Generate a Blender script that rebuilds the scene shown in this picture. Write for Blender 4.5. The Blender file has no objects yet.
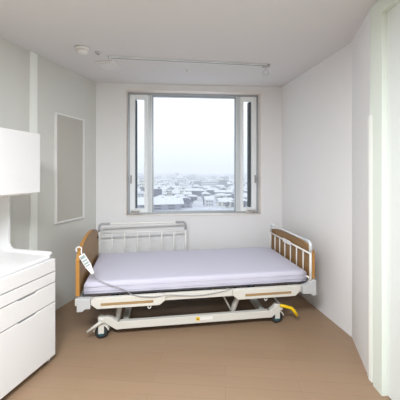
import bpy, bmesh, math, random
from mathutils import Vector, Matrix
random.seed(7)
S = bpy.context.scene
COL = S.collection
PI = math.pi

# ------------------------------------------------------------------ materials
def mat(name, col, rough=0.6, metal=0.0, noise=0.0, nscale=8.0, bump=0.0, bscale=60.0, spec=0.4, stretch=None):
    m = bpy.data.materials.new(name); m.use_nodes = True
    nt = m.node_tree; b = nt.nodes['Principled BSDF']
    b.inputs['Base Color'].default_value = (*col, 1)
    b.inputs['Roughness'].default_value = rough
    b.inputs['Metallic'].default_value = metal
    b.inputs['Specular IOR Level'].default_value = spec
    tc = nt.nodes.new('ShaderNodeTexCoord')
    vec = tc.outputs['Object']
    if stretch:
        mp = nt.nodes.new('ShaderNodeMapping'); mp.inputs['Scale'].default_value = stretch
        nt.links.new(vec, mp.inputs['Vector']); vec = mp.outputs['Vector']
    if noise:
        n = nt.nodes.new('ShaderNodeTexNoise'); n.inputs['Scale'].default_value = nscale
        n.inputs['Detail'].default_value = 4
        nt.links.new(vec, n.inputs['Vector'])
        r = nt.nodes.new('ShaderNodeMix'); r.data_type = 'RGBA'
        r.inputs['A'].default_value = (*[max(0, c*(1-noise)) for c in col], 1)
        r.inputs['B'].default_value = (*[min(1, c*(1+noise)) for c in col], 1)
        nt.links.new(n.outputs['Fac'], r.inputs['Factor'])
        nt.links.new(r.outputs['Result'], b.inputs['Base Color'])
    if bump:
        n2 = nt.nodes.new('ShaderNodeTexNoise'); n2.inputs['Scale'].default_value = bscale
        nt.links.new(vec, n2.inputs['Vector'])
        bp = nt.nodes.new('ShaderNodeBump'); bp.inputs['Strength'].default_value = bump
        bp.inputs['Distance'].default_value = 0.004
        nt.links.new(n2.outputs['Fac'], bp.inputs['Height'])
        nt.links.new(bp.outputs['Normal'], b.inputs['Normal'])
    return m

def floor_mat():
    m = mat('floor_vinyl', (0.40, 0.30, 0.22), 0.42, spec=0.35)
    nt = m.node_tree; b = nt.nodes['Principled BSDF']
    tc = nt.nodes.new('ShaderNodeTexCoord')
    mp = nt.nodes.new('ShaderNodeMapping'); mp.inputs['Rotation'].default_value = (0, 0, math.radians(5))
    nt.links.new(tc.outputs['Object'], mp.inputs['Vector'])
    br = nt.nodes.new('ShaderNodeTexBrick')
    br.inputs['Scale'].default_value = 1.0
    br.inputs['Brick Width'].default_value = 0.92; br.inputs['Row Height'].default_value = 0.10
    br.inputs['Mortar Size'].default_value = 0.0013; br.inputs['Mortar Smooth'].default_value = 0.3
    br.inputs['Color1'].default_value = (0.335, 0.225, 0.142, 1)
    br.inputs['Color2'].default_value = (0.315, 0.21, 0.132, 1)
    br.inputs['Mortar'].default_value = (0.25, 0.168, 0.105, 1)
    nt.links.new(mp.outputs['Vector'], br.inputs['Vector'])
    mp2 = nt.nodes.new('ShaderNodeMapping'); mp2.inputs['Scale'].default_value = (1.5, 30, 1)
    nt.links.new(mp.outputs['Vector'], mp2.inputs['Vector'])
    n = nt.nodes.new('ShaderNodeTexNoise'); n.inputs['Scale'].default_value = 3; n.inputs['Detail'].default_value = 6
    nt.links.new(mp2.outputs['Vector'], n.inputs['Vector'])
    mx = nt.nodes.new('ShaderNodeMix'); mx.data_type = 'RGBA'; mx.blend_type = 'MULTIPLY'
    mx.inputs['Factor'].default_value = 0.25
    nt.links.new(br.outputs['Color'], mx.inputs['A']); nt.links.new(n.outputs['Color'], mx.inputs['B'])
    rp = nt.nodes.new('ShaderNodeMix'); rp.data_type = 'RGBA'; rp.inputs['Factor'].default_value = 0.5
    nt.links.new(br.outputs['Color'], rp.inputs['A']); nt.links.new(mx.outputs['Result'], rp.inputs['B'])
    nt.links.new(rp.outputs['Result'], b.inputs['Base Color'])
    return m

def wood_mat(name, c1, c2):
    m = mat(name, c1, 0.45, spec=0.4)
    nt = m.node_tree; b = nt.nodes['Principled BSDF']
    tc = nt.nodes.new('ShaderNodeTexCoord')
    mp = nt.nodes.new('ShaderNodeMapping'); mp.inputs['Scale'].default_value = (1, 2.0, 22)
    nt.links.new(tc.outputs['Object'], mp.inputs['Vector'])
    n = nt.nodes.new('ShaderNodeTexNoise'); n.inputs['Scale'].default_value = 3; n.inputs['Detail'].default_value = 6
    n.inputs['Distortion'].default_value = 0.8
    nt.links.new(mp.outputs['Vector'], n.inputs['Vector'])
    r = nt.nodes.new('ShaderNodeMix'); r.data_type = 'RGBA'
    r.inputs['A'].default_value = (*c1, 1); r.inputs['B'].default_value = (*c2, 1)
    nt.links.new(n.outputs['Fac'], r.inputs['Factor']); nt.links.new(r.outputs['Result'], b.inputs['Base Color'])
    return m

def glass_mat():
    m = bpy.data.materials.new('window_glass'); m.use_nodes = True
    nt = m.node_tree; nt.nodes.clear()
    o = nt.nodes.new('ShaderNodeOutputMaterial'); mx = nt.nodes.new('ShaderNodeMixShader')
    t = nt.nodes.new('ShaderNodeBsdfTransparent'); t.inputs['Color'].default_value = (0.985, 0.995, 1, 1)
    g = nt.nodes.new('ShaderNodeBsdfGlossy'); g.inputs['Roughness'].default_value = 0.02
    f = nt.nodes.new('ShaderNodeFresnel'); f.inputs['IOR'].default_value = 1.06
    nt.links.new(f.outputs['Fac'], mx.inputs['Fac'])
    nt.links.new(t.outputs['BSDF'], mx.inputs[1]); nt.links.new(g.outputs['BSDF'], mx.inputs[2])
    nt.links.new(mx.outputs['Shader'], o.inputs['Surface'])
    return m

M = dict(
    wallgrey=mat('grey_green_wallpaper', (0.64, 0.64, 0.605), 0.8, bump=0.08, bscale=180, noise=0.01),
    wall=mat('wall_paint', (0.815, 0.815, 0.815), 0.75, bump=0.08, bscale=180, noise=0.01),
    ceil=mat('ceiling_board', (0.71, 0.705, 0.71), 0.9, bump=0.1, bscale=140),
    cream=mat('cream_trim', (0.86, 0.83, 0.79), 0.5),
    reveal=mat('window_lining', (0.84, 0.79, 0.75), 0.55),
    guard=mat('corner_guard_vinyl', (0.86, 0.88, 0.84), 0.5),
    rear=mat('rear_wall_dark', (0.36, 0.35, 0.34), 0.8),  # darkened to cut the light bounced back into the room
    green=mat('pale_green_paint', (0.74, 0.80, 0.73), 0.7, bump=0.05, bscale=160),
    doorleaf=mat('door_laminate', (0.75, 0.79, 0.77), 0.5),
    floor=floor_mat(),
    alu=mat('aluminium_frame', (0.74, 0.78, 0.80), 0.38, 0.15),
    alug=mat('grey_aluminium', (0.44, 0.47, 0.50), 0.4, 0.4),
    sash=mat('white_sash', (0.89, 0.93, 0.95), 0.4),
    gasket=mat('dark_gasket', (0.09, 0.105, 0.115), 0.7),
    steel=mat('steel', (0.55, 0.55, 0.54), 0.35, 0.7),
    glass=glass_mat(),
    felt=mat('board_felt', (0.49, 0.475, 0.43), 0.95, noise=0.03, nscale=120, bump=0.15, bscale=300),
    white=mat('white_laminate', (0.74, 0.735, 0.735), 0.42, noise=0.005),
    gap=mat('dark_gap', (0.05, 0.05, 0.05), 0.8),
    plastic=mat('white_plastic', (0.80, 0.79, 0.775), 0.4),
    frame=mat('bed_enamel', (0.66, 0.645, 0.59), 0.4),
    bump=mat('bed_grey_plastic', (0.52, 0.53, 0.535), 0.45),
    arm=mat('lift_arm_metal', (0.60, 0.59, 0.56), 0.45, 0.2),
    tan=mat('tan_strip', (0.36, 0.235, 0.11), 0.5, noise=0.1, nscale=30),
    wood=wood_mat('oak_board', (0.32, 0.185, 0.07), (0.23, 0.125, 0.042)),
    wood_edge_lit=wood_mat('oak_edge_lit', (0.50, 0.25, 0.06), (0.42, 0.20, 0.05)),  # brighter copy of the oak: lamp light on the edges put into the colour
    dark=mat('dark_metal', (0.06, 0.06, 0.062), 0.5),
    deck=mat('deck_grey', (0.07, 0.07, 0.08), 0.6),  # shade of the gap under the mattress put into the deck colour
    rubber=mat('wheel_rubber', (0.03, 0.03, 0.032), 0.7),
    teal=mat('wheel_hub_teal', (0.02, 0.12, 0.14), 0.5),
    yellow=mat('yellow_pedal', (0.86, 0.57, 0.01), 0.45),
    sheet=mat('lavender_sheet', (0.60, 0.59, 0.69), 0.9, bump=0.25, bscale=25, spec=0.1),
    chrome=mat('rail_chrome', (0.78, 0.78, 0.79), 0.25, 0.6),
    railw=mat('rail_enamel', (0.84, 0.83, 0.80), 0.4),
    grey=mat('grey_sleeve', (0.40, 0.40, 0.41), 0.45),
    lcd=mat('handset_keys', (0.30, 0.38, 0.37), 0.4),
    cable=mat('cable_grey', (0.30, 0.29, 0.31), 0.6),
    black=mat('black_print', (0.03, 0.03, 0.03), 0.6),
    snow=mat('snow', (0.76, 0.78, 0.82), 0.9, noise=0.05, nscale=0.15),
    ground=mat('snow_ground', (0.62, 0.64, 0.71), 0.95, noise=0.42, nscale=0.06),
    cwall=mat('city_wall_pale', (0.66, 0.66, 0.69), 0.9, noise=0.08, nscale=0.4),
    cgrey=mat('city_wall_grey', (0.36, 0.36, 0.42), 0.9, noise=0.12, nscale=0.4),
    cdark=mat('city_wall_slate', (0.13, 0.13, 0.19), 0.9, noise=0.15, nscale=0.4),
    cream2=mat('city_wall_cream', (0.70, 0.70, 0.63), 0.9, noise=0.06, nscale=0.4),
    cglass=mat('city_window', (0.10, 0.11, 0.15), 0.5),
    tree=mat('bare_winter_twigs', (0.17, 0.17, 0.21), 1.0, noise=0.35, nscale=1.2),
    trunk=mat('tree_trunk', (0.10, 0.09, 0.10), 1.0),
)

# ------------------------------------------------------------------ helpers
class MB:
    def __init__(s): s.bm = bmesh.new()
    def box(s, a, b, bev=0.0, mi=0, rot=None, seg=2):
        t = bmesh.new(); bmesh.ops.create_cube(t, size=1)
        c = [(a[i]+b[i])/2 for i in range(3)]; d = [abs(b[i]-a[i]) for i in range(3)]
        for v in t.verts: v.co = Vector((v.co.x*d[0], v.co.y*d[1], v.co.z*d[2]))
        if bev: bmesh.ops.bevel(t, geom=t.edges[:], offset=min(bev, min(d)*0.45), segments=seg, affect='EDGES', profile=0.5)
        mt = Matrix.Translation(c)
        if rot: mt = mt @ rot
        bmesh.ops.transform(t, matrix=mt, verts=t.verts)
        return s.merge(t, mi)
    def merge(s, t, mi=0):
        for f in t.faces: f.material_index = mi
        me = bpy.data.meshes.new('tmp'); t.to_mesh(me); t.free()
        s.bm.from_mesh(me); bpy.data.meshes.remove(me); return s
    def tube(s, pts, r, n=10, mi=0, caps=True):
        pts = [Vector(p) for p in pts]; t = bmesh.new(); rings = []
        prev = None
        for i, p in enumerate(pts):
            if i == 0: d = pts[1]-p
            elif i == len(pts)-1: d = p-pts[i-1]
            else: d = (pts[i+1]-p).normalized()+(p-pts[i-1]).normalized()
            d.normalize()
            if prev is None:
                up = Vector((0, 0, 1)) if abs(d.z) < 0.9 else Vector((1, 0, 0))
                a = d.cross(up).normalized()
            else:
                a = (prev - d*prev.dot(d)).normalized()
            prev = a; b = d.cross(a)
            rr = r[i] if isinstance(r, (list, tuple)) else r
            rings.append([t.verts.new(p+a*math.cos(2*PI*k/n)*rr+b*math.sin(2*PI*k/n)*rr) for k in range(n)])
        for i in range(len(rings)-1):
            for k in range(n):
                f = t.faces.new((rings[i][k], rings[i][(k+1) % n], rings[i+1][(k+1) % n], rings[i+1][k])); f.smooth = True
        if caps: t.faces.new(rings[0][::-1]); t.faces.new(rings[-1])
        bmesh.ops.recalc_face_normals(t, faces=t.faces)
        return s.merge(t, mi)
    def prism(s, prof, y0, y1, mi=0, axis='y', bev=0.0):
        """prof: list of (a,b); axis y: (x,z) extruded in y; axis x: (y,z) extruded in x; axis z: (x,y) extruded in z"""
        t = bmesh.new()
        def P(a, b, c): return {'y': (a, c, b), 'x': (c, a, b), 'z': (a, b, c)}[axis]
        A = [t.verts.new(P(a, b, y0)) for a, b in prof]; B = [t.verts.new(P(a, b, y1)) for a, b in prof]
        t.faces.new(A); t.faces.new(B[::-1]); n = len(prof)
        for i in range(n): t.faces.new((A[i], B[i], B[(i+1) % n], A[(i+1) % n]))
        bmesh.ops.recalc_face_normals(t, faces=t.faces)
        if bev: bmesh.ops.bevel(t, geom=t.edges[:], offset=bev, segments=2, affect='EDGES', profile=0.5)
        return s.merge(t, mi)
    def lathe(s, prof, n=24, center=(0, 0, 0), mi=0, rot=None):
        t = bmesh.new(); rings = []
        for r, z in prof:
            rings.append([t.verts.new((r*math.cos(2*PI*k/n), r*math.sin(2*PI*k/n), z)) for k in range(n)])
        for i in range(len(rings)-1):
            for k in range(n):
                f = t.faces.new((rings[i][k], rings[i][(k+1) % n], rings[i+1][(k+1) % n], rings[i+1][k])); f.smooth = True
        t.faces.new(rings[0][::-1]); t.faces.new(rings[-1])
        bmesh.ops.remove_doubles(t, verts=t.verts, dist=1e-6)
        bmesh.ops.recalc_face_normals(t, faces=t.faces)
        mt = Matrix.Translation(center)
        if rot: mt = mt @ rot
        bmesh.ops.transform(t, matrix=mt, verts=t.verts)
        return s.merge(t, mi)
    def quad(s, *ps, mi=0):
        f = s.bm.faces.new([s.bm.verts.new(p) for p in ps]); f.material_index = mi; return s
    def ring(s, R, r, center, rot=None, n=20, m=8, mi=0, a0=0, a1=2*PI):
        k = n if a1-a0 < 2*PI-1e-6 else n
        pts = [Vector((R*math.cos(a0+(a1-a0)*i/k), R*math.sin(a0+(a1-a0)*i/k), 0)) for i in range(k+1)]
        mt = Matrix.Translation(center) @ (rot if rot else Matrix())
        return s.tube([mt @ p for p in pts], r, m, mi)
    def build(s, name, mats, parent=None, loc=None, rz=0, smooth=False):
        me = bpy.data.meshes.new(name); s.bm.to_mesh(me); s.bm.free()
        if not isinstance(mats, (list, tuple)): mats = [mats]
        for m in mats: me.materials.append(m)
        o = bpy.data.objects.new(name, me); COL.objects.link(o)
        if parent: o.parent = parent
        if loc: o.location = loc
        o.rotation_euler.z = rz
        if smooth:
            for p in me.polygons: p.use_smooth = True
        return o

def tag(o, label=None, cat=None, group=None, kind=None):
    for k, v in (('label', label), ('category', cat), ('group', group), ('kind', kind)):
        if v: o[k] = v
    return o
def empty(name, loc=(0, 0, 0), rz=0, label=None, cat=None, group=None):
    o = bpy.data.objects.new(name, None); COL.objects.link(o)
    o.empty_display_size = 0.05; o.location = loc; o.rotation_euler = (0, 0, rz)
    return tag(o, label, cat, group)
def struct(mb, name, m, **k): return tag(mb.build(name, m, **k), kind='structure')

# ------------------------------------------------------------------ room shell
H = 2.375
BL = Vector((-1.216, 3.390)); BR = Vector((1.01, 3.570))
LN = Vector((-2.67, -1.6)); RB = Vector((1.223, 2.334)); RG = Vector((1.088, 1.857)); RN = Vector((1.16, -1.6))
def wallmb(p, q, thick, z0=0.0, z1=H, flip=1):
    """solid wall whose inner face runs p->q; thickness to the right of p->q when flip=1"""
    d = (q-p).normalized(); n = Vector((d.y, -d.x))*thick*flip
    return MB().prism([tuple(p), tuple(q), tuple(q+n), tuple(p+n)], z0, z1, axis='z')

fl = MB(); fl.prism([(-2.9, -1.8), (1.7, -1.8), (1.7, 3.75), (-2.9, 3.75)], -0.12, 0, axis='z')
struct(fl, 'floor', M['floor'])
ce = MB(); ce.prism([(-2.9, -1.8), (1.7, -1.8), (1.7, 3.75), (-2.9, 3.75)], H, H+0.12, axis='z')
struct(ce, 'ceiling', M['ceil'])
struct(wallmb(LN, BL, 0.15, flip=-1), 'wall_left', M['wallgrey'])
struct(wallmb(RB, BR, 0.18), 'wall_right', M['wall'])
# the pier at the near end of the right wall
w = MB(); w.prism([tuple(RB), tuple(RG), (1.45, 1.857), (1.45, 2.334)], 0, H, axis='z')
struct(w, 'wall_right_pier', M['wall'])
# near right wall with a door
dd = (RN-RG).normalized(); dn = Vector((-dd.y, dd.x))     # dn points out of the room (+x)
if dn.x < 0: dn = -dn
def rp(s, t): return RG+dd*s+dn*t
w = MB()
for (s0, s1, z0, z1) in ((0.002, 0.05, 0, H), (0.05, 1.12, 2.34, H), (1.12, (RN-RG).length, 0, H)):
    w.prism([tuple(rp(s0, 0)), tuple(rp(s1, 0)), tuple(rp(s1, 0.15)), tuple(rp(s0, 0.15))], z0, z1, axis='z')
struct(w, 'wall_right_near', M['green'])
d1 = empty('door_1'); d1['kind'] = 'structure'
w = MB()
for (s0, s1, z0, z1) in ((0.052, 0.135, 0, 2.34), (1.04, 1.118, 0, 2.34), (0.135, 1.04, 2.28, 2.34)):
    w.prism([tuple(rp(s0, -0.012)), tuple(rp(s1, -0.012)), tuple(rp(s1, 0.12)), tuple(rp(s0, 0.12))], z0, z1, axis='z')
w.build('door_frame', M['green'], d1)
w = MB(); w.prism([tuple(rp(0.137, 0.02)), tuple(rp(1.038, 0.02)), tuple(rp(1.038, 0.06)), tuple(rp(0.137, 0.06))], 0.008, 2.278, axis='z')
w.build('door_leaf', M['doorleaf'], d1)
# corner guard
pd = (RB-RG).normalized(); pn = Vector((-pd.y, pd.x))
if pn.x > 0: pn = -pn
c0, c1, c2 = RG+pd*0.045, RG, rp(0.025, 0)
w = MB(); w.prism([tuple(c0), tuple(c0+pn*0.004), tuple(c1+pn*0.005-dn*0.002), tuple(c2-dn*0.004), tuple(c2), tuple(c1)], 0.0, 1.69, axis='z')
struct(w, 'trim_1', M['guard'])
# unseen rear wall behind the camera, toned dark to weaken the fill light
struct(wallmb(RN, LN, 0.15, flip=-1), 'wall_rear', M['rear'])
# back wall with the window opening
WD = (BR-BL).normalized(); WN = Vector((-WD.y, WD.x)); WL = (BR-BL).length
def bp(s, t): return BL+WD*s+WN*t
S0, S1, Z0, Z1 = 0.335, 1.978, 0.808, 2.312
w = MB()
for (a, b, z0, z1) in ((-0.2, S0, 0, H), (S1, WL+0.22, 0, H), (S0, S1, 0, Z0), (S0, S1, Z1, H)):
    w.prism([tuple(bp(a, 0)), tuple(bp(b, 0)), tuple(bp(b, 0.26)), tuple(bp(a, 0.26))], z0, z1, axis='z')
struct(w, 'wall_back', M['wall'])
# baseboards
def base(p, q, name, flip):
    d = (q-p).normalized(); n = Vector((d.y, -d.x))*-0.003*flip
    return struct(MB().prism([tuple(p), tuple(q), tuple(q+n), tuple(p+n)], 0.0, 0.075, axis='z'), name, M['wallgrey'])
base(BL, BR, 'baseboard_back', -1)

# left wall: pilaster trim and framed board.  (s runs from the back corner toward the camera)
LD = (LN-BL).normalized(); LNn = Vector((-LD.y, LD.x))
if LNn.x < 0: LNn = -LNn
def lp(s, t): return BL+LD*s+LNn*t
def ls(y): return (BL.y-y)/(-LD.y)
w = MB(); a, b = ls(2.578), ls(2.507)
w.prism([tuple(lp(a, 0)), tuple(lp(b, 0)), tuple(lp(b, 0.010)), tuple(lp(a, 0.010))], 0, H-0.001, axis='z')
struct(w, 'trim_2', M['guard'])

a, b = ls(3.173), ls(2.772)
zb, zt = 0.83, 1.903
nb = empty('notice_board', (*lp((a+b)/2, 0), zb), math.atan2(LD.y, LD.x), 'tall grey felt notice board in a thin white frame on the left wall', 'notice board')
hw = (b-a)/2; hh = zt-zb
# local x = toward camera, local y = (rotated) ; find side that faces the room
sgn = 1 if Vector((-math.sin(nb.rotation_euler.z), math.cos(nb.rotation_euler.z))).dot(LNn) > 0 else -1
w = MB()
for (x0, x1, z0, z1) in ((-hw, -hw+0.02, 0, hh), (hw-0.02, hw, 0, hh), (-hw+0.02, hw-0.02, 0, 0.016), (-hw+0.02, hw-0.02, hh-0.016, hh)):
    w.box((x0, 0, z0), (x1, sgn*0.022, z1), 0.003)
w.build('board_frame', M['plastic'], nb)
w = MB(); w.box((-hw+0.025, 0, 0.0165), (hw-0.0205, sgn*0.010, hh-0.0165)); w.build('board_panel', M['felt'], nb)

# ------------------------------------------------------------------ window
wa = math.atan2(WD.y, WD.x)
win = empty('window_1', (*BL, 0), wa); win['kind'] = 'structure'
T0 = 0.115          # depth of the frame's inner face behind the wall face
w = MB(); th = 0.012
w.box((S0, 0.001, Z0), (S0+th, T0+0.1, Z1)); w.box((S1-th, 0.001, Z0), (S1, T0+0.1, Z1))
w.box((S0+th, 0.001, Z1-th), (S1-th, T0+0.1, Z1)); w.build('window_lining', M['reveal'], win)
w = MB(); w.box((S0+th, -0.012, Z0), (S1-th, T0+0.1, Z0+0.009), 0.003); w.build('window_sill', M['reveal'], win)
a, b, z0, z1 = S0+th, S1-th, Z0+0.009, Z1-th
w = MB(); fw = 0.024
w.box((a, T0, z0), (a+fw, T0+0.09, z1), 0.003); w.box((b-fw, T0, z0), (b, T0+0.09, z1), 0.003)
w.box((a+fw, T0, z1-fw), (b-fw, T0+0.09, z1), 0.003); w.box((a+fw, T0, z0), (b-fw, T0+0.09, z0+fw*0.6), 0.003)
w.build('outer_frame', M['alug'], win)
zi0, zi1 = z0+fw*0.6, z1-fw
ML, MR = (0.592, 0.640), (1.686, 1.732)
for (m0, m1) in (ML, MR):
    w = MB(); w.box((m0, T0+0.005, zi0), (m0+0.016, T0+0.09, zi1), 0.003); w.box((m1-0.02, T0+0.005, zi0), (m1, T0+0.09, zi1), 0.003)
    w.box((m0+0.014, T0+0.02, zi0), (m1-0.018, T0+0.09, zi1)); w.build('mullion', M['alu'], win)
# fixed middle light
p0, p1 = ML[1]+0.0005, MR[0]-0.0005
w = MB(); e = 0.012
for (x0, x1, q0, q1) in ((p0, p0+e, zi0, zi1), (p1-e, p1, zi0, zi1), (p0+e, p1-e, zi0, zi0+e), (p0+e, p1-e, zi1-e, zi1)):
    w.box((x0, T0+0.03, q0), (x1, T0+0.075, q1))
w.build('glazing_bead', M['alug'], win)
w = MB(); w.quad((p0+e, T0+0.05, zi0+e), (p1-e, T0+0.05, zi0+e), (p1-e, T0+0.05, zi1-e), (p0+e, T0+0.05, zi1-e)); w.build('glass_pane', M['glass'], win)
# casements left and right
def casement(c0, c1, outer_left):
    q0, q1 = zi0+0.003, zi1-0.003
    wo, wi = 0.062, 0.042
    l, r = (wo, wi) if outer_left else (wi, wo)
    sa = MB()
    sa.box((c0, T0-0.012, q0), (c0+l, T0+0.03, q1), 0.005); sa.box((c1-r, T0-0.012, q0), (c1, T0+0.03, q1), 0.005)
    sa.box((c0+l, T0-0.012, q1-0.055), (c1-r, T0+0.03, q1), 0.005); sa.box((c0+l, T0-0.012, q0), (c1-r, T0+0.03, q0+0.05), 0.005)
    sash = sa.build('casement_sash', M['sash'], win)
    g = MB(); x0, x1 = c0+l, c1-r
    gx0, gx1 = (x0-0.004, x0+0.014) if outer_left else (x1-0.026, x1+0.004)
    g.box((gx0, T0+0.031, q0+0.05), (gx1, T0+0.105, q1-0.055))
    g.build('weather_strip', M['gasket'], sash)
    s2 = MB(); ix0, ix1 = (x1-0.004, x1+0.02) if outer_left else (x0-0.02, x0+0.004)
    s2.box((ix0, T0+0.031, q0+0.05), (ix1, T0+0.10, q1-0.05)); s2.build('outer_sash', M['alu'], sash)
    p = MB(); p.quad((x0, T0+0.085, q0+0.04), (x1, T0+0.085, q0+0.04), (x1, T0+0.085, q1-0.05), (x0, T0+0.085, q1-0.05))
    p.build('glass_pane', M['glass'], sash)
    # latch on the outer stile and winder handle at the bottom
    lx = c0+0.016 if outer_left else c1-0.016
    k = MB(); k.box((lx-0.009, T0-0.02, 1.19), (lx+0.009, T0-0.0125, 1.29), 0.003); k.box((lx-0.006, T0-0.045, 1.215), (lx+0.006, T0-0.02, 1.265), 0.003)
    k.build('latch', M['grey'], sash)
    hc = c0+0.075 if outer_left else c1-0.075
    k = MB(); k.box((hc-0.062, T0-0.05, zi0-0.008), (hc+0.062, T0-0.0125, zi0+0.042), 0.012); k.build('winder_housing', M['plastic'], sash)
    k = MB(); k.tube([(hc-0.05, T0-0.058, zi0+0.022), (hc+0.035, T0-0.062, zi0+0.016)], 0.011); k.lathe([(0.014, 0), (0.014, 0.02)], 16, (hc+0.035, T0-0.055, zi0+0.016), rot=Matrix.Rotation(PI/2, 4, 'X'))
    k.build('winder_handle', M['grey'], sash)
casement(a+fw+0.002, ML[0]-0.003, True)
casement(MR[1]+0.003, b-fw-0.002, False)

# ------------------------------------------------------------------ ceiling fittings
def ceil_obj(x, y): return (x, y, H)
r = empty('ceiling_rail', (-0.82, 2.615, H), math.atan2(2.81-2.615, 1.47), 'slim grey curtain rail running across the ceiling', 'rail')
w = MB(); w.box((0, -0.011, -0.017), (1.483, 0.011, -0.0005), 0.003); w.build('track', M['alu'], r)
w = MB(); w.box((0.01, -0.004, -0.0175), (1.473, 0.004, -0.0171)); w.build('track_slot', M['gap'], r)
w = MB(); w.box((-0.006, -0.014, -0.020), (0.0, 0.014, -0.0005), 0.002); w.build('end_stop', M['grey'], r)
w = MB(); w.box((1.483, -0.014, -0.020), (1.51, 0.014, -0.0005), 0.002); w.build('end_stop', M['grey'], r)
rl = r.matrix_basis
hk = empty('drip_hanger', (0.655-0.02, 2.81, H-0.018), 0, 'small wire drip hanger hooked on the right end of the ceiling rail', 'hook')
w = MB(); w.box((-0.035, -0.009, -0.018), (0.035, 0.009, -0.0005), 0.004); w.build('runner', M['steel'], hk)
w = MB(); w.tube([(0, 0, -0.018), (0, 0, -0.030), (0.018, 0, -0.048), (0.030, 0, -0.066), (0.028, 0, -0.078), (0.014, 0, -0.086), (-0.014, 0, -0.086), (-0.028, 0, -0.078), (-0.030, 0, -0.066), (-0.018, 0, -0.048), (0, 0, -0.030)], 0.003, 8)
w.build('wire_loop', M['steel'], hk)

sd = empty('smoke_detector', (-0.99, 2.44, H), 0, 'round white smoke detector dome on the ceiling at upper left', 'smoke detector')
w = MB(); w.lathe([(0.055, -0.0005), (0.055, -0.016), (0.050, -0.022)], 28); w.build('base', M['plastic'], sd)
w = MB(); w.lathe([(0.046, -0.0225), (0.044, -0.036), (0.034, -0.046), (0.016, -0.050), (0.001, -0.051)], 28); w.build('sensor_dome', M['plastic'], sd)
sb = empty('ceiling_sensor', (-0.89, 2.53, H), 0, 'small grey sensor beside the smoke detector on the ceiling', 'sensor')
w = MB(); w.lathe([(0.024, -0.0005), (0.024, -0.010), (0.018, -0.014)], 20); w.build('base', M['bump'], sb)
w = MB(); w.lathe([(0.012, -0.0145), (0.011, -0.022), (0.004, -0.025)], 16); w.build('sensor_tip', M['grey'], sb)
cv = empty('ceiling_vent', (-0.885, 2.82, H), math.radians(-12), 'square white ventilation plate set in the ceiling', 'vent')
w = MB(); w.box((-0.088, -0.098, -0.012), (0.088, 0.098, -0.0005), 0.004); w.build('frame', M['plastic'], cv)
w = MB(); w.box((-0.07, -0.08, -0.020), (0.07, 0.08, -0.0125), 0.003); w.build('cover_plate', M['white'], cv)
sp = empty('sprinkler_cap', (-0.133, 2.96, H), 0, 'tiny round sprinkler cap in the middle of the ceiling', 'sprinkler')
w = MB(); w.lathe([(0.016, -0.0005), (0.015, -0.004), (0.009, -0.006)], 20); w.build('cap', M['plastic'], sp)
w = MB(); w.lathe([(0.006, -0.0062), (0.006, -0.014), (0.003, -0.016)], 12); w.build('nozzle', M['steel'], sp)

# ceiling light behind the camera (the room's lamp)
LX, LY = -0.35, 0.05
cl = empty('ceiling_light', (LX, LY, H), 0, 'flush white rectangular ceiling light near the room entrance', 'ceiling light')
w = MB()
for (x0, x1, y0, y1) in ((-0.64, -0.60, -0.34, 0.34), (0.60, 0.64, -0.34, 0.34), (-0.6, 0.6, -0.34, -0.30), (-0.6, 0.6, 0.30, 0.34)):
    w.box((x0, y0, -0.05), (x1, y1, -0.0005), 0.003)
w.build('housing', M['plastic'], cl)
dm = bpy.data.materials.new('diffuser'); dm.use_nodes = True
bs = dm.node_tree.nodes['Principled BSDF']; bs.inputs['Base Color'].default_value = (0.9, 0.9, 0.9, 1)
bs.inputs['Emission Color'].default_value = (1, 0.97, 0.93, 1); bs.inputs['Emission Strength'].default_value = 1.0
w = MB(); w.box((-0.598, -0.298, -0.035), (0.598, 0.298, -0.02)); w.build('diffuser', dm, cl)

# ------------------------------------------------------------------ bedside cabinet
CA = math.radians(14.5)
# local x = out into the room (front), local y = along the wall, away from the camera; origin = far front bottom corner
cab = empty('bedside_cabinet', (-1.04, 2.045, 0), -CA, 'white hospital bedside cabinet with drawers, open shelf and overhead cupboard at the left', 'cabinet')
CW, CD = 0.46, 0.545        # width along wall, depth
w = MB()
w.box((-CD, -CW+0.018, 0.06), (-0.022, -0.0185, 0.715))                       # carcass
w.box((-CD, -CW, 0.0), (-0.021, -CW+0.017, 0.722), 0.003)                       # near side panel
w.box((-CD+0.02, -CW+0.03, 0.0), (-0.06, -0.03, 0.059))                       # plinth
w.build('body', M['white'], cab)
# far side panel : lower part, rim, post, upper part in one C-shaped sheet with rounded inside corners
def arc(cx, cz, r, a0, a1, n=8): return [(cx+r*math.cos(a0+(a1-a0)*i/n), cz+r*math.sin(a0+(a1-a0)*i/n)) for i in range(n+1)]
prof = [(-CD, 0), (-0.021, 0), (-0.021, 0.725)]
prof += arc(-0.016, 0.757, 0.012, -PI/2, PI/2, 6)
prof += arc(-0.37+0.045, 0.769+0.045, 0.045, -PI/2, -PI, 8)
prof += arc(-0.37+0.02, 1.20-0.02, 0.02, PI, PI/2, 5)
prof += [(-0.125, 1.20), (-0.125, 1.598), (-CD, 1.598)]
w = MB(); w.prism(prof, -0.018, 0.0, axis='y'); w.build('side_panel', M['white'], cab)
w = MB(); w.box((-CD, -CW-0.005, 0.7225), (0.0, -0.0185, 0.748), 0.008); w.box((-CD, -CW-0.005, 0.7482), (-CD+0.012, -0.0185, 0.80)); w.build('worktop', M['white'], cab)
# overhead cupboard
w = MB(); w.box((-CD, -CW, 1.19), (-0.122, -0.0185, 1.60), 0.004); up = w.build('upper_cupboard', M['white'], cab)
w = MB(); w.box((-0.121, -CW, 1.185), (-0.103, 0.0, 1.602), 0.004); w.build('cupboard_door', M['white'], cab)
w = MB(); w.box((-CD+0.05, -CW+0.02, 1.172), (-0.14, -0.03, 1.1895), 0.004); w.build('light_rail', M['plastic'], cab)
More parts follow.
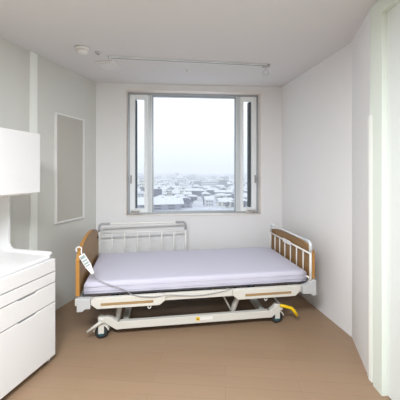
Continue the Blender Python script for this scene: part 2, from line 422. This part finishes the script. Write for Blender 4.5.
# fronts
w = MB(); w.box((-0.0215, -CW+0.004, 0.055), (-0.0195, -0.004, 0.721)); w.build('shadow_gap', M['gap'], cab)
fronts = [('drawer', 0.638, 0.7215), ('drawer', 0.563, 0.631), ('drawer', 0.426, 0.556), ('door', 0.05, 0.419)]
for nm, z0, z1 in fronts:
    f = MB(); y0, y1 = -CW, 0.0
    ym = (y0+y1)/2
    if z0 < 0.6 and nm == 'drawer' or nm == 'door':
        # finger pull scooped in the top edge
        pr = [(y0, z0), (y1, z0), (y1, z1), (ym+0.075, z1), (ym+0.06, z1-0.010), (ym-0.06, z1-0.010), (ym-0.075, z1), (y0, z1)] if z0 != 0.563 else [(y0, z0), (y1, z0), (y1, z1), (y0, z1)]
    else: pr = [(y0, z0), (y1, z0), (y1, z1), (y0, z1)]
    f.prism(pr, -0.019, 0.024, axis='x')
    ob = f.build(nm, M['white'], cab)
    bv = ob.modifiers.new('round', 'BEVEL'); bv.width = 0.002; bv.segments = 2
    if len(pr) > 4:
        h = MB(); h.box((-0.0185, ym-0.06, z1-0.0095), (0.004, ym+0.06, z1-0.002)); h.build('finger_pull', M['grey'], ob)

# ------------------------------------------------------------------ hospital bed
BA = math.radians(8.5)
BC = (-0.07, 2.826)
bed = empty('hospital_bed', (*BC, 0), BA, 'adjustable hospital bed with wooden end boards and white steel frame under the window', 'bed')
# upper frame
w = MB()
for v in (-0.45, 0.45): w.box((-0.97, v-0.015, 0.300), (0.975, v+0.015, 0.353), 0.004)
for u in (-0.95, -0.33, 0.28, 0.955): w.box((u-0.02, -0.434, 0.302), (u+0.02, 0.434, 0.334), 0.004)
w.build('upper_frame', M['frame'], bed)
w = MB()
for (u0, u1) in ((-0.93, -0.20), (-0.19, 0.12), (0.13, 0.46), (0.47, 0.945)): w.box((u0, -0.418, 0.3545), (u1, 0.418, 0.3675), 0.003)
w.build('mattress_deck', M['deck'], bed)
def side_panel(a0, a1, t0, t1, v, sgn):
    w = MB()
    pr = [(a0, 0.281), (a1, 0.281), (a1+0.045, 0.318), (a1+0.045, 0.352), (a1+0.02, 0.366), (a0-0.02, 0.366), (a0-0.045, 0.352), (a0-0.045, 0.318)]
    w.prism(pr, v, v+sgn*0.034, axis='y', bev=0.004)
    p = w.build('side_panel', M['frame'], bed)
    w = MB(); y0, y1 = v+sgn*0.034, v+sgn*0.037
    w.box((t0, min(y0, y1), 0.306), (t1, max(y0, y1), 0.326), 0.0012)
    w.build('tan_insert', M['tan'], p)
    return p
for v, sg in ((-0.466, -1), (0.466, 1)):
    side_panel(-0.80, -0.325, -0.772, -0.374, v, sg)
    side_panel(0.315, 0.81, 0.373, 0.775, v, sg)
# corner blocks
for v, sg in ((-0.5, 1), (0.5, -1)):
    a, b = v, v+sg*0.05
    w = MB(); w.prism([(-0.948, 0.268), (-0.905, 0.268), (-0.89, 0.285), (-0.848, 0.285), (-0.848, 0.362), (-0.93, 0.366), (-0.948, 0.366)], min(a, b), max(a, b), axis='y', bev=0.004)
    w.build('corner_bumper', M['bump'], bed)
    w = MB(); w.prism([(0.88, 0.295), (0.955, 0.290), (0.965, 0.275), (1.003, 0.275), (1.003, 0.405), (0.965, 0.405), (0.935, 0.372), (0.88, 0.358)], min(a, b), max(a, b), axis='y', bev=0.004)
    w.build('corner_bumper', M['bump'], bed)
# end boards
def end_board(name, u, th, zb, zside, zpeak, hv, skew=0.0, drop=0.02):
    n = 24; top = []
    for i in range(n+1):
        v = -hv+2*hv*i/n; q = abs(v)/hv
        z = zpeak-(zpeak-zside)*(q**2.1)
        if q > 0.78: z -= drop*((q-0.78)/0.22)**2
        top.append((v, z))
    pr = [(-hv, zb)]+top+[(hv, zb)]
    w = MB(); w.prism(pr, u-th/2, u+th/2, axis='x')
    for vv in w.bm.verts: vv.co.x += skew*vv.co.y
    o = w.build(name, M['wood'], bed)
    e = MB()
    path = [(u+skew*v, v, z) for v, z in [(-hv, zb)]+top+[(hv, zb)]]
    # strip wrapping the outline; its brighter tone paints the lamp-lit edge
    for i in range(len(path)-1):
        p, q = Vector(path[i]), Vector(path[i+1]); d = (q-p).normalized(); nrm = Vector((0, -d.z, d.y))
        A = [p+Vector((-th/2, 0, 0)), p+Vector((th/2, 0, 0)), q+Vector((th/2, 0, 0)), q+Vector((-th/2, 0, 0))]
        off = nrm*0.003
        e.quad(*[a_+off for a_ in A])
    e.build('lit_edge_band', M['wood_edge_lit'], o)
    return o
hb = end_board('headboard', -0.968, 0.028, 0.372, 0.69, 0.77, 0.452, -0.036, 0.05)
fb = end_board('footboard', 0.993, 0.028, 0.407, 0.655, 0.702, 0.462, 0.0)
w = MB()
for v in (-0.4, 0.4):
    w = MB(); w.lathe([(0.014, 0), (0.014, 0.006), (0.008, 0.01)], 14, (-0.954-0.036*v, v, 0.64), rot=Matrix.Rotation(PI/2, 4, 'Y')); w.build('bolt_cap', M['black'], hb)
# lower chassis
w = MB()
for v in (-0.375, 0.375):
    w.box((-0.665, v-0.02, 0.060), (0.655, v+0.02, 0.122), 0.004)
    for sg in (-1, 1):
        e = 0.66
        pr = [(sg*0.64, 0.060), (sg*0.67, 0.060), (sg*0.755, 0.118), (sg*0.775, 0.118), (sg*0.775, 0.165), (sg*0.745, 0.172), (sg*0.70, 0.156), (sg*0.66, 0.122), (sg*0.64, 0.122)]
        if sg > 0: pr = [(x-0.03, z) for x, z in pr]
        w.prism(pr, v-0.022, v+0.022, axis='y', bev=0.003)
for u in (-0.60, 0.58): w.box((u-0.025, -0.354, 0.066), (u+0.025, 0.354, 0.112), 0.004)
w.build('chassis', M['frame'], bed)
# lift arms
for v in (-0.345, 0.345):
    w = MB(); w.tube([(-0.668, v, 0.115), (-0.640, v, 0.305)], 0.022, 4); w.build('lift_arm', M['arm'], bed)
    w = MB(); w.tube([(0.305, v, 0.115), (0.375, v, 0.300)], 0.026, 4); w.build('lift_arm', M['arm'], bed)
    w = MB(); w.tube([(0.29, v, 0.13), (0.20, v, 0.305)], 0.008, 8); w.build('stay_rod', M['arm'], bed)
# motor unit and cross tubes below the deck
w = MB(); w.box((-0.30, -0.16, 0.15), (0.16, 0.16, 0.292), 0.01); w.build('motor_unit', M['dark'], bed)
w = MB(); w.box((-0.61, -0.10, 0.13), (-0.305, 0.10, 0.25), 0.01); w.build('underbed_dark_box', M['dark'], bed)  # dark box added to deepen the shade under the bed
w = MB(); w.tube([(0.165, 0, 0.24), (0.42, 0, 0.27)], 0.022, 12); w.build('actuator', M['dark'], bed); w = MB(); w.tube([(-0.30, 0.2, 0.24), (-0.62, 0.2, 0.20)], 0.022, 12); w.build('actuator', M['dark'], bed)
w = MB(); w.tube([(-0.642, -0.345, 0.275), (-0.642, 0.345, 0.275)], 0.014); w.build('cross_tube', M['dark'], bed); w = MB(); w.tube([(0.366, -0.345, 0.275), (0.366, 0.345, 0.275)], 0.014); w.build('cross_tube', M['dark'], bed)
# hooks for a drainage bag under the side panels
for u in (-0.405, 0.555):
    w = MB(); w.ring(0.012, 0.0035, (u, -0.485, 0.268), Matrix.Rotation(PI/2, 4, 'X')); w.build('bag_hook', M['plastic'], bed)
# caster assemblies
for (u, v, lev) in ((-0.785, -0.385, 'white'), (0.70, -0.365, 'yellow'), (-0.785, 0.385, None), (0.70, 0.365, None)):
    c = MB()
    c.lathe([(0.028, 0.118), (0.030, 0.128), (0.030, 0.165), (0.022, 0.174)], 20, (u, v, 0))
    hood = arc(u, 0.055, 0.062, math.radians(15), math.radians(170), 12)
    inn = arc(u, 0.055, 0.054, math.radians(170), math.radians(15), 12)
    c.prism(hood+inn, v-0.026, v+0.026, axis='y')
    c.box((u-0.022, v-0.030, 0.045), (u+0.022, v-0.0235, 0.116), 0.003); c.box((u-0.022, v+0.0235, 0.045), (u+0.022, v+0.030, 0.116), 0.003)
    cc = c.build('caster', M['frame'], bed)
    k = MB(); k.lathe([(0.040, -0.021), (0.050, -0.014), (0.050, 0.014), (0.040, 0.021)], 26, (u, v, 0.0505), rot=Matrix.Rotation(PI/2, 4, 'X')); k.build('wheel', M['rubber'], cc)
    k = MB(); k.lathe([(0.024, -0.0235), (0.026, -0.0212), (0.026, 0.0212), (0.024, 0.0235)], 20, (u, v, 0.0505), rot=Matrix.Rotation(PI/2, 4, 'X')); k.build('hub_cover', M['teal'], cc)
    if lev == 'white':
        k = MB(); k.tube([(u+0.01, v-0.042, 0.152), (u-0.03, v-0.048, 0.128), (u-0.10, v-0.055, 0.083)], [0.012, 0.012, 0.009], 8); k.build('brake_lever', M['frame'], cc)
    if lev == 'yellow':
        k = MB(); k.tube([(u+0.015, v-0.045, 0.170), (u+0.055, v-0.05, 0.160), (u+0.115, v-0.055, 0.142), (u+0.135, v-0.058, 0.122), (u+0.165, v-0.062, 0.075)], [0.012, 0.014, 0.014, 0.014, 0.013], 8); k.build('brake_pedal', M['yellow'], cc)
        k = MB(); k.tube([(u+0.02, v-0.02, 0.172), (u-0.03, v+0.0, 0.235)], 0.008); k.build('pedal_rod', M['grey'], cc)
# yellow caution sticker
w = MB(); w.box((-0.022, -0.3964, 0.083), (0.010, -0.3953, 0.112)); st = w.build('caution_sticker', M['yellow'], bed)
w = MB(); w.prism([(-0.015, 0.090), (0.003, 0.090), (-0.006, 0.106)], -0.3968, -0.3965, axis='y'); w.build('warning_mark', M['black'], st)
w = MB(); w.box((0.012, -0.3962, 0.085), (0.12, -0.3953, 0.109)); w.build('maker_plate', M['plastic'], bed)

# mattress
t = bmesh.new(); NX, NY, NZ = 48, 22, 5
L0, L1, V0, V1, MZ0, MZ1 = -0.934, 0.955, -0.425, 0.425, 0.3685, 0.463
bmesh.ops.create_cube(t, size=1)
for vtx in t.verts: vtx.co = Vector(((vtx.co.x+0.5)*(L1-L0)+L0, (vtx.co.y+0.5)*(V1-V0)+V0, (vtx.co.z+0.5)*(MZ1-MZ0)+MZ0))
bmesh.ops.bevel(t, geom=[e for e in t.edges if min(v_.co.z for v_ in e.verts) > MZ0+0.01], offset=0.026, segments=5, affect='EDGES', profile=0.5)
bmesh.ops.bevel(t, geom=[e for e in t.edges if max(v_.co.z for v_ in e.verts) < MZ0+0.001], offset=0.007, segments=2, affect='EDGES', profile=0.5)
bmesh.ops.subdivide_edges(t, edges=[e for e in t.edges if e.calc_length() > 0.3], cuts=20, use_grid_fill=True)
for vtx in t.verts:
    x, y, z = vtx.co
    k = (z-MZ0)/(MZ1-MZ0)
    if k > 0.5: vtx.co.z += 0.002*math.sin(7*x+2*y)*math.sin(5*y+1.3)-0.006*max(0, (-0.7-x)/0.25)*max(0, (-0.2-y)/0.25)
    if k < 0.9 and y < -0.40: vtx.co.y += -0.003*math.sin(23*x)
    if x < -0.8: vtx.co.x += 0.02*(-y/0.425)*(-x-0.8)/0.13
w = MB(); w.merge(t); mt = w.build('mattress', M['sheet'], None, (*BC, 0), BA, smooth=True)
tag(mt, 'flat mattress in a lavender white sheet lying on the hospital bed', 'mattress')
w = MB()
w.tube([(-0.915, -0.431, 0.395), (-0.5, -0.4285, 0.392), (0, -0.4285, 0.394), (0.5, -0.4285, 0.393), (0.94, -0.4285, 0.395)], 0.003, 6)
w.build('seam_piping', M['sheet'], mt)
w = MB(); w.tube([(-0.91, -0.4305, 0.428), (-0.5, -0.4275, 0.426), (0, -0.4275, 0.428), (0.5, -0.4275, 0.427), (0.93, -0.4275, 0.428)], 0.0025, 6)
w.build('seam_piping', M['sheet'], mt)

# ------------------------------------------------------------------ bed rails
def bed_rail(label, loc, rz, length, ztop, zlow, plaque, mtl):
    r = empty('bed_rail', loc, rz, label, 'bed rail')
    hl = length/2; R = 0.035
    cs = [(-hl, 0, ztop-R)]+[(-hl+R-R*math.cos(a_), 0, ztop-R+R*math.sin(a_)) for a_ in [PI/2*i/6 for i in range(1, 7)]]
    ce_ = [(-x, y, z) for x, y, z in cs][::-1]
    w = MB(); w.tube([(-hl, 0, zlow), (-hl, 0, ztop-R)], 0.0105); w.build('post', M['railw'], r)
    w = MB(); w.tube([(hl, 0, zlow), (hl, 0, ztop-R)], 0.0105); w.build('post', M['railw'], r)
    w = MB(); w.tube(cs+ce_, 0.0105); w.build('top_bar', mtl, r)
    zl = ztop-0.1
    for sg in (-1, 1):
        pts = [(sg*hl, 0, ztop-0.085), (sg*hl, 0, ztop-R)]+[(sg*(hl-R+R*math.cos(a_)), 0, ztop-R+R*math.sin(a_)) for a_ in [PI/2*i/6 for i in range(1, 7)]]+[(sg*(hl-0.115), 0, ztop)]
        w = MB(); w.tube(pts, 0.0135); w.build('corner_sleeve', M['grey'] if mtl is M['railw'] else M['alu'], r)
    w = MB(); w.tube([(-hl, 0, zl), (hl, 0, zl)], 0.008); w.build('middle_bar', M['railw'], r)
    w = MB(); w.tube([(-hl, 0, zlow+0.03), (hl, 0, zlow+0.03)], 0.008); w.build('bottom_bar', M['railw'], r)
    for i in range(1, 7):
        x = -hl+length*i/7
        w = MB(); w.tube([(x, 0, zlow+0.03), (x, 0, zl)], 0.0062, 8); w.build('baluster', M['railw'], r)
    if plaque:
        w = MB(); w.box((-0.085, -0.004+plaque*0.011, zl-0.017), (0.085, 0.004+plaque*0.011, zl+0.022), 0.003); w.build('name_plate', M['plastic'], r)
    return r
def bedpt(u, v): return (BC[0]+u*math.cos(BA)-v*math.sin(BA), BC[1]+u*math.sin(BA)+v*math.cos(BA))
x, y = bedpt(-0.497, 0.52)
bed_rail('white tubular bed rail on the window side at the head of the bed', (x, y, 0), BA, 0.955, 0.755, 0.30, 0, M['railw'])
x, y = bedpt(0.957, -0.045)
bed_rail('chrome topped bed rail with name plate standing in front of the footboard', (x, y, 0), BA-PI/2-math.radians(0), 0.88, 0.728, 0.385, -1, M['chrome'])

# ------------------------------------------------------------------ handset with its cable
hs = empty('bed_remote', (0, 0, 0), 0, 'white corded bed remote control hooked on the headboard shoulder', 'remote control')
A = Vector((-0.925, 2.262, 0.685)); B = Vector((-0.832, 2.255, 0.540))     # top and bottom of the handset
d = (B-A).normalized(); fn = Vector((0.25, -1, 0.35)); fn = (fn-d*fn.dot(d)).normalized(); sd_ = d.cross(fn)
R3 = Matrix((sd_, d, fn)).transposed().to_4x4(); Lh = (B-A).length
def hbox(x0, x1, y0, y1, z0, z1, bev, name, m, par):
    w = MB(); w.box((x0, y0, z0), (x1, y1, z1), bev)
    bmesh.ops.transform(w.bm, matrix=Matrix.Translation(A) @ R3, verts=w.bm.verts)
    return w.build(name, m, par)
body = hbox(-0.024, 0.024, 0, 0.115, -0.011, 0.011, 0.007, 'handset_body', M['plastic'], hs)
w = MB(); w.prism([(-0.021, 0.112), (0.021, 0.112), (0.012, Lh), (-0.012, Lh)], -0.009, 0.009, axis='z', bev=0.004)
bmesh.ops.transform(w.bm, matrix=Matrix.Translation(A) @ R3, verts=w.bm.verts); w.build('handset_neck', M['plastic'], hs)
for i, (y0, y1) in enumerate(((0.012, 0.036), (0.046, 0.060), (0.070, 0.084), (0.092, 0.102))):
    hbox(-0.017, 0.017, y0, y1, 0.0112, 0.0128, 0.0004, 'key_row', M['lcd'], body)
w = MB(); hc = Vector((-0.945, 2.262, 0.725))
w.ring(0.020, 0.0055, hc, Matrix.Rotation(PI/2, 4, 'X') @ Matrix.Rotation(0.3, 4, 'Y'), a0=-0.6, a1=PI+0.9)
w.tube([hc+Vector((0.018, 0, -0.01)), A+d*0.008-fn*0.004], 0.005)
w.build('hanger_hook', M['plastic'], hs)
def smooth_path(pts, n=8):
    pts = [Vector(p) for p in pts]; out = []
    for i in range(len(pts)-1):
        p0, p1, p2, p3 = pts[max(i-1, 0)], pts[i], pts[i+1], pts[min(i+2, len(pts)-1)]
        for k in range(n):
            t_ = k/n
            out.append(0.5*((2*p1)+(-p0+p2)*t_+(2*p0-5*p1+4*p2-p3)*t_*t_+(-p0+3*p1-3*p2+p3)*t_**3))
    return out+[pts[-1]]
def bv(u, v, z): x, y = bedpt(u, v); return (x, y, z)
cpts = [B, B+d*0.03, bv(-0.78, -0.45, 0.478), bv(-0.70, -0.452, 0.44), bv(-0.60, -0.455, 0.400), bv(-0.52, -0.506, 0.374), bv(-0.38, -0.513, 0.355), bv(-0.25, -0.49, 0.352), bv(-0.12, -0.475, 0.332), bv(0.0, -0.472, 0.325), bv(0.12, -0.472, 0.336), bv(0.22, -0.472, 0.352), bv(0.27, -0.458, 0.358)]
w = MB(); w.tube(smooth_path(cpts), 0.0030, 8); w.build('cord', M['cable'], hs)

# ------------------------------------------------------------------ city outside
GZ = -27.0
CAMH = 1.33
g = MB(); g.prism([(-1500, 25), (1500, 25), (4200, 9000), (-4200, 9000)], GZ-1, GZ, axis='z')
struct(g, 'snowy_ground', M['ground'])

def house_mesh(name, mats, hip=0.0, rh=0.45):
    """unit house: 1 x 1 footprint, walls to z=1, roof to 1+rh"""
    w = MB(); w.box((-0.5, -0.5, 0), (0.5, 0.5, 1), mi=0)
    o = 0.58; x = 0.58-hip
    a = [(-o, -o, 0.97), (o, -o, 0.97), (o, o, 0.97), (-o, o, 0.97)]
    r0, r1 = (-x, 0, 1+rh), (x, 0, 1+rh)
    w.quad(a[0], a[1], r1, r0, mi=1); w.quad(a[2], a[3], r0, r1, mi=1)
    for p, q, r_ in ((a[1], a[2], r1), (a[3], a[0], r0)):
        f = w.bm.faces.new([w.bm.verts.new(c) for c in (p, q, r_)]); f.material_index = 1 if hip else 0
    w.quad(*a[::-1], mi=1)
    for fx in (-0.3, 0.0, 0.3):
        for fz in (0.2, 0.62): w.box((fx-0.07, -0.515, fz), (fx+0.07, -0.495, fz+0.2), mi=2)
    me = bpy.data.meshes.new(name); w.bm.to_mesh(me); w.bm.free()
    for m in mats: me.materials.append(m)
    return me
def block_mesh(name, mats, floors, cols, bands=False):
    w = MB(); w.box((-0.5, -0.5, 0), (0.5, 0.5, 1), mi=0)
    w.box((-0.51, -0.51, 1.0), (0.51, 0.51, 1.03), mi=1)
    w.box((0.1, -0.1, 1.03), (0.35, 0.25, 1.15), mi=0)
    for f in range(floors):
        z = (f+0.35)/floors
        if bands: w.box((-0.45, -0.51, z), (0.45, -0.495, z+0.38/floors), mi=2)
        else:
            for c in range(cols):
                x = -0.5+(c+0.5)/cols
                w.box((x-0.28/cols, -0.51, z), (x+0.28/cols, -0.495, z+0.42/floors), mi=2)
    me = bpy.data.meshes.new(name); w.bm.to_mesh(me); w.bm.free()
    for m in mats: me.materials.append(m)
    return me
HM = [house_mesh('house', [M[k], M['snow'], M['cglass']], hp, rh) for k, hp, rh in
      (('cwall', 0, .4), ('cgrey', .3, .4), ('cdark', 0, .5), ('cream2', .3, .35), ('cgrey', 0, .3), ('cdark', .3, .35))]
BM = [block_mesh('apartment_block', [M[k], M['snow'], M['cglass']], f, c, b) for k, f, c, b in
      (('cwall', 4, 6, False), ('cgrey', 5, 5, True), ('cream2', 3, 7, False), ('cdark', 4, 4, False), ('cwall', 6, 4, True))]
placed = []
def fits(x, y, r):
    return all((x-a_)**2+(y-b_)**2 > (r+c_)**2 for a_, b_, c_ in placed)
def put(me, name, x, y, sx, sy, sz, rz, label, cat, group=None, dz=0):
    o = bpy.data.objects.new(name, me); COL.objects.link(o)
    o.location = (x, y, GZ+dz); o.scale = (sx, sy, sz); o.rotation_euler.z = rz
    tag(o, label, cat, group); placed.append((x, y, 0.6*max(sx, sy))); return o
# buildings one can single out: (mesh, name, x, depth, width, length, height, rot, label)
named = [
    (house_mesh('hall', [M['cgrey'], M['snow'], M['cglass']], 0, 0.9), 'hall', -33, 222, 34, 16, 4.5, 0.22, 'long hall with a broad snowy roof at the bottom left of the main window pane', 'hall'),
    (BM[3], 'apartment_block', -44.5, 300, 10, 10, 11, 0.1, 'slate dark square block standing at the left edge of the main window pane', 'building'),
    (BM[2], 'apartment_block', -27, 330, 20, 12, 7.5, -0.1, 'cream low block with rows of windows right of the dark square block', 'building'),
    (house_mesh('house', [M['cgrey'], M['cdark'], M['cglass']], 0.25, 0.5), 'house', -14, 232, 14, 9, 5.0, 0.15, 'grey house with a dark uncovered roof low in the main pane', 'house'),
    (house_mesh('house', [M['cdark'], M['snow'], M['cglass']], 0.3, 0.4), 'house', -8, 345, 26, 11, 6.5, -0.12, 'long slate house with hipped snowy roof in the middle of the view', 'house'),
    (BM[0], 'apartment_block', 14, 455, 22, 14, 13.5, 0.08, 'tallest white apartment block in the middle distance right of centre', 'building'),
    (BM[1], 'apartment_block', -2, 520, 17, 12, 12, -0.15, 'grey banded office block left of the tall white apartment block', 'building'),
    (house_mesh('house', [M['cdark'], M['cdark'], M['cglass']], 0, 0.5), 'house', 6.5, 248, 6, 6, 4.2, 0.3, 'small black shed in the snow field at the bottom of the main pane', 'shed'),
    (HM[4], 'house', 27, 330, 18, 11, 6, -0.2, 'grey gabled house at the right edge of the main pane', 'house'),
    (HM[5], 'house', 15, 365, 15, 9, 6, 0.25, 'dark walled house behind the open snow field on the right', 'house'),
    (HM[0], 'house', 22, 262, 13, 10, 3.6, 0.3, 'white walled house nearly lost in snow at lower right', 'house'),
    (HM[2], 'house', -58, 285, 13, 9, 6, -0.2, 'dark gabled house seen through the left casement', 'house'),
    (HM[1], 'house', 48, 300, 13, 9, 5, 0.2, 'grey hipped house seen through the right casement', 'house'),
    (BM[4], 'apartment_block', -40, 640, 20, 16, 15, 0.1, 'pale banded block in the left middle distance', 'building'),
    (BM[3], 'apartment_block', 44, 560, 14, 12, 13, 0.1, 'slate dark block in the right middle distance', 'building'),
]
for me, nm, x, y, sx, sy, sz, rz, lb, ct in named: put(me, nm, x, y, sx, sy, sz, rz, lb, ct)
placed.append((18, 262, 14))            # keep the open snow field clear
n = 0
for k in range(6000):
    if n >= 270: break
    y = 235*(1100/235)**(random.random()**0.9); s = random.uniform(-0.34, 0.30); x = s*y
    far = y > 650
    big = random.random() < (0.22 if far else 0.07)
    if big:
        sx, sy, sz = random.uniform(14, 30), random.uniform(10, 16), random.uniform(9, 17)
        r_ = 0.6*sx
        if not fits(x, y, r_): continue
        put(random.choice(BM), 'apartment_block', x, y, sx, sy, sz, random.uniform(-0.4, 0.4),
            'hazy flat roofed block with snow among the distant houses', 'building', 'apartment blocks in the hazy city')
    else:
        sx, sy, sz = random.uniform(6.5, 13), random.uniform(6, 9), random.uniform(3.6, 6.2)
        r_ = 0.55*sx
        if not fits(x, y, r_): continue
        put(random.choice(HM), 'house', x, y, sx, sy, sz, random.uniform(-0.5, 0.5)+(PI/2 if random.random() < 0.25 else 0),
            'snow roofed house in the crowded hazy city beyond the window', 'house', 'snow roofed houses in the hazy city')
    n += 1
# the rest of the city, too far to count
w = MB()
for k in range(2200):
    y = 1140*(4500/1140)**random.random(); x = random.uniform(-0.36, 0.34)*y
    sx, sy, sz = random.uniform(10, 34), random.uniform(10, 20), random.uniform(5, 16)*(1.6 if random.random() < 0.06 else 1)
    w.box((x-sx/2, y-sy/2, GZ), (x+sx/2, y+sy/2, GZ+sz), mi=random.choice((0, 0, 1, 2)))
    w.box((x-sx/2, y-sy/2, GZ+sz), (x+sx/2, y+sy/2, GZ+sz+1.0), mi=3)
tag(w.build('distant_city', [M['cwall'], M['cgrey'], M['cdark'], M['snow']]), 'far rows of buildings fading into the haze at the horizon', 'city', kind='stuff')
# trees
def tree_mesh(seed):
    rnd = random.Random(seed); w = MB()
    w.tube([(0, 0, 0), (0.02, 0, 0.35), (0, 0.02, 0.6)], [0.05, 0.035, 0.02], 6, mi=1)
    for k in range(9):
        t_ = bmesh.new(); bmesh.ops.create_icosphere(t_, subdivisions=2, radius=1)
        c = Vector((rnd.uniform(-.28, .28), rnd.uniform(-.28, .28), rnd.uniform(.35, .85))); rr = rnd.uniform(.14, .24)
        for v_ in t_.verts: v_.co = c+v_.co*rr*rnd.uniform(.7, 1.2)
        w.merge(t_, 0)
    me = bpy.data.meshes.new('tree'); w.bm.to_mesh(me); w.bm.free()
    me.materials.append(M['tree']); me.materials.append(M['trunk']); return me
TM = [tree_mesh(i) for i in range(4)]
n = 0
for k in range(4000):
    if n >= 130: break
    y = 225*(1000/225)**random.random(); x = random.uniform(-0.28, 0.24)*y
    if not fits(x, y, 2.5): continue
    h_ = random.uniform(4, 8)
    o = put(TM[n % 4], 'tree', x, y, h_*1.1, h_*1.1, h_, random.uniform(0, 6), 'dark leafless tree standing between snowy houses', 'tree', 'bare trees among the houses')
    placed[-1] = (x, y, 2.5); n += 1

# winter haze over the city: real scattering fog
hz = MB(); hz.prism([(-700, 60), (700, 60), (3800, 8000), (-3800, 8000)], GZ+0.02, GZ+140, axis='z')
hm = bpy.data.materials.new('winter_haze'); hm.use_nodes = True; nt = hm.node_tree; nt.nodes.clear()
o_ = nt.nodes.new('ShaderNodeOutputMaterial'); vs = nt.nodes.new('ShaderNodeVolumeScatter')
vs.inputs['Color'].default_value = (0.97, 0.985, 1, 1); vs.inputs['Density'].default_value = 0.0013
nt.links.new(vs.outputs['Volume'], o_.inputs['Volume'])
tag(hz.build('haze', hm), 'pale winter haze hanging over the snowy city', 'haze', kind='stuff')

# ------------------------------------------------------------------ sky
wd = bpy.data.worlds.new('overcast'); S.world = wd; wd.use_nodes = True
nt = wd.node_tree; bg = nt.nodes['Background']
bg.inputs['Color'].default_value = (0.885, 0.945, 1.0, 1); bg.inputs['Strength'].default_value = 1.04

# ------------------------------------------------------------------ lamps
def area(name, loc, rot, sx, sy, power, col):
    l = bpy.data.lights.new(name, 'AREA'); l.shape = 'RECTANGLE'; l.size = sx; l.size_y = sy; l.energy = power; l.color = col
    o = bpy.data.objects.new(name, l); COL.objects.link(o); o.location = loc; o.rotation_euler = rot; return o
area('ceiling_light_lamp', (LX, LY, H-0.06), (0, 0, 0), 1.19, 0.59, 106, (0.915, 0.95, 1.0))
# daylight through the window (sky portal in the opening)
pt = area('window_portal', (*bp((S0+S1)/2, 0.24), (Z0+Z1)/2), (PI/2, 0, wa+PI), S1-S0, Z1-Z0, 1, (1, 1, 1))
pt.rotation_euler = (-PI/2, 0, wa)
pt.data.cycles.is_portal = True

# ------------------------------------------------------------------ camera and look
cam = bpy.data.cameras.new('camera'); co = bpy.data.objects.new('camera', cam); COL.objects.link(co)
co.location = (0, 0, 1.33); co.rotation_euler = (PI/2, 0, 0)
cam.sensor_width = 36; cam.lens = 26.1; cam.shift_y = -0.07; cam.clip_end = 12000; cam.clip_start = 0.05
S.camera = co
v = S.view_settings
v.view_transform = 'Standard'; v.look = 'None'; v.gamma = 1; v.exposure = 0.36; v.use_curve_mapping = False
c = S.cycles
c.use_denoising = True; c.max_bounces = 10; c.diffuse_bounces = 6; c.transparent_max_bounces = 16; c.volume_bounces = 4
c.sample_clamp_indirect = 6
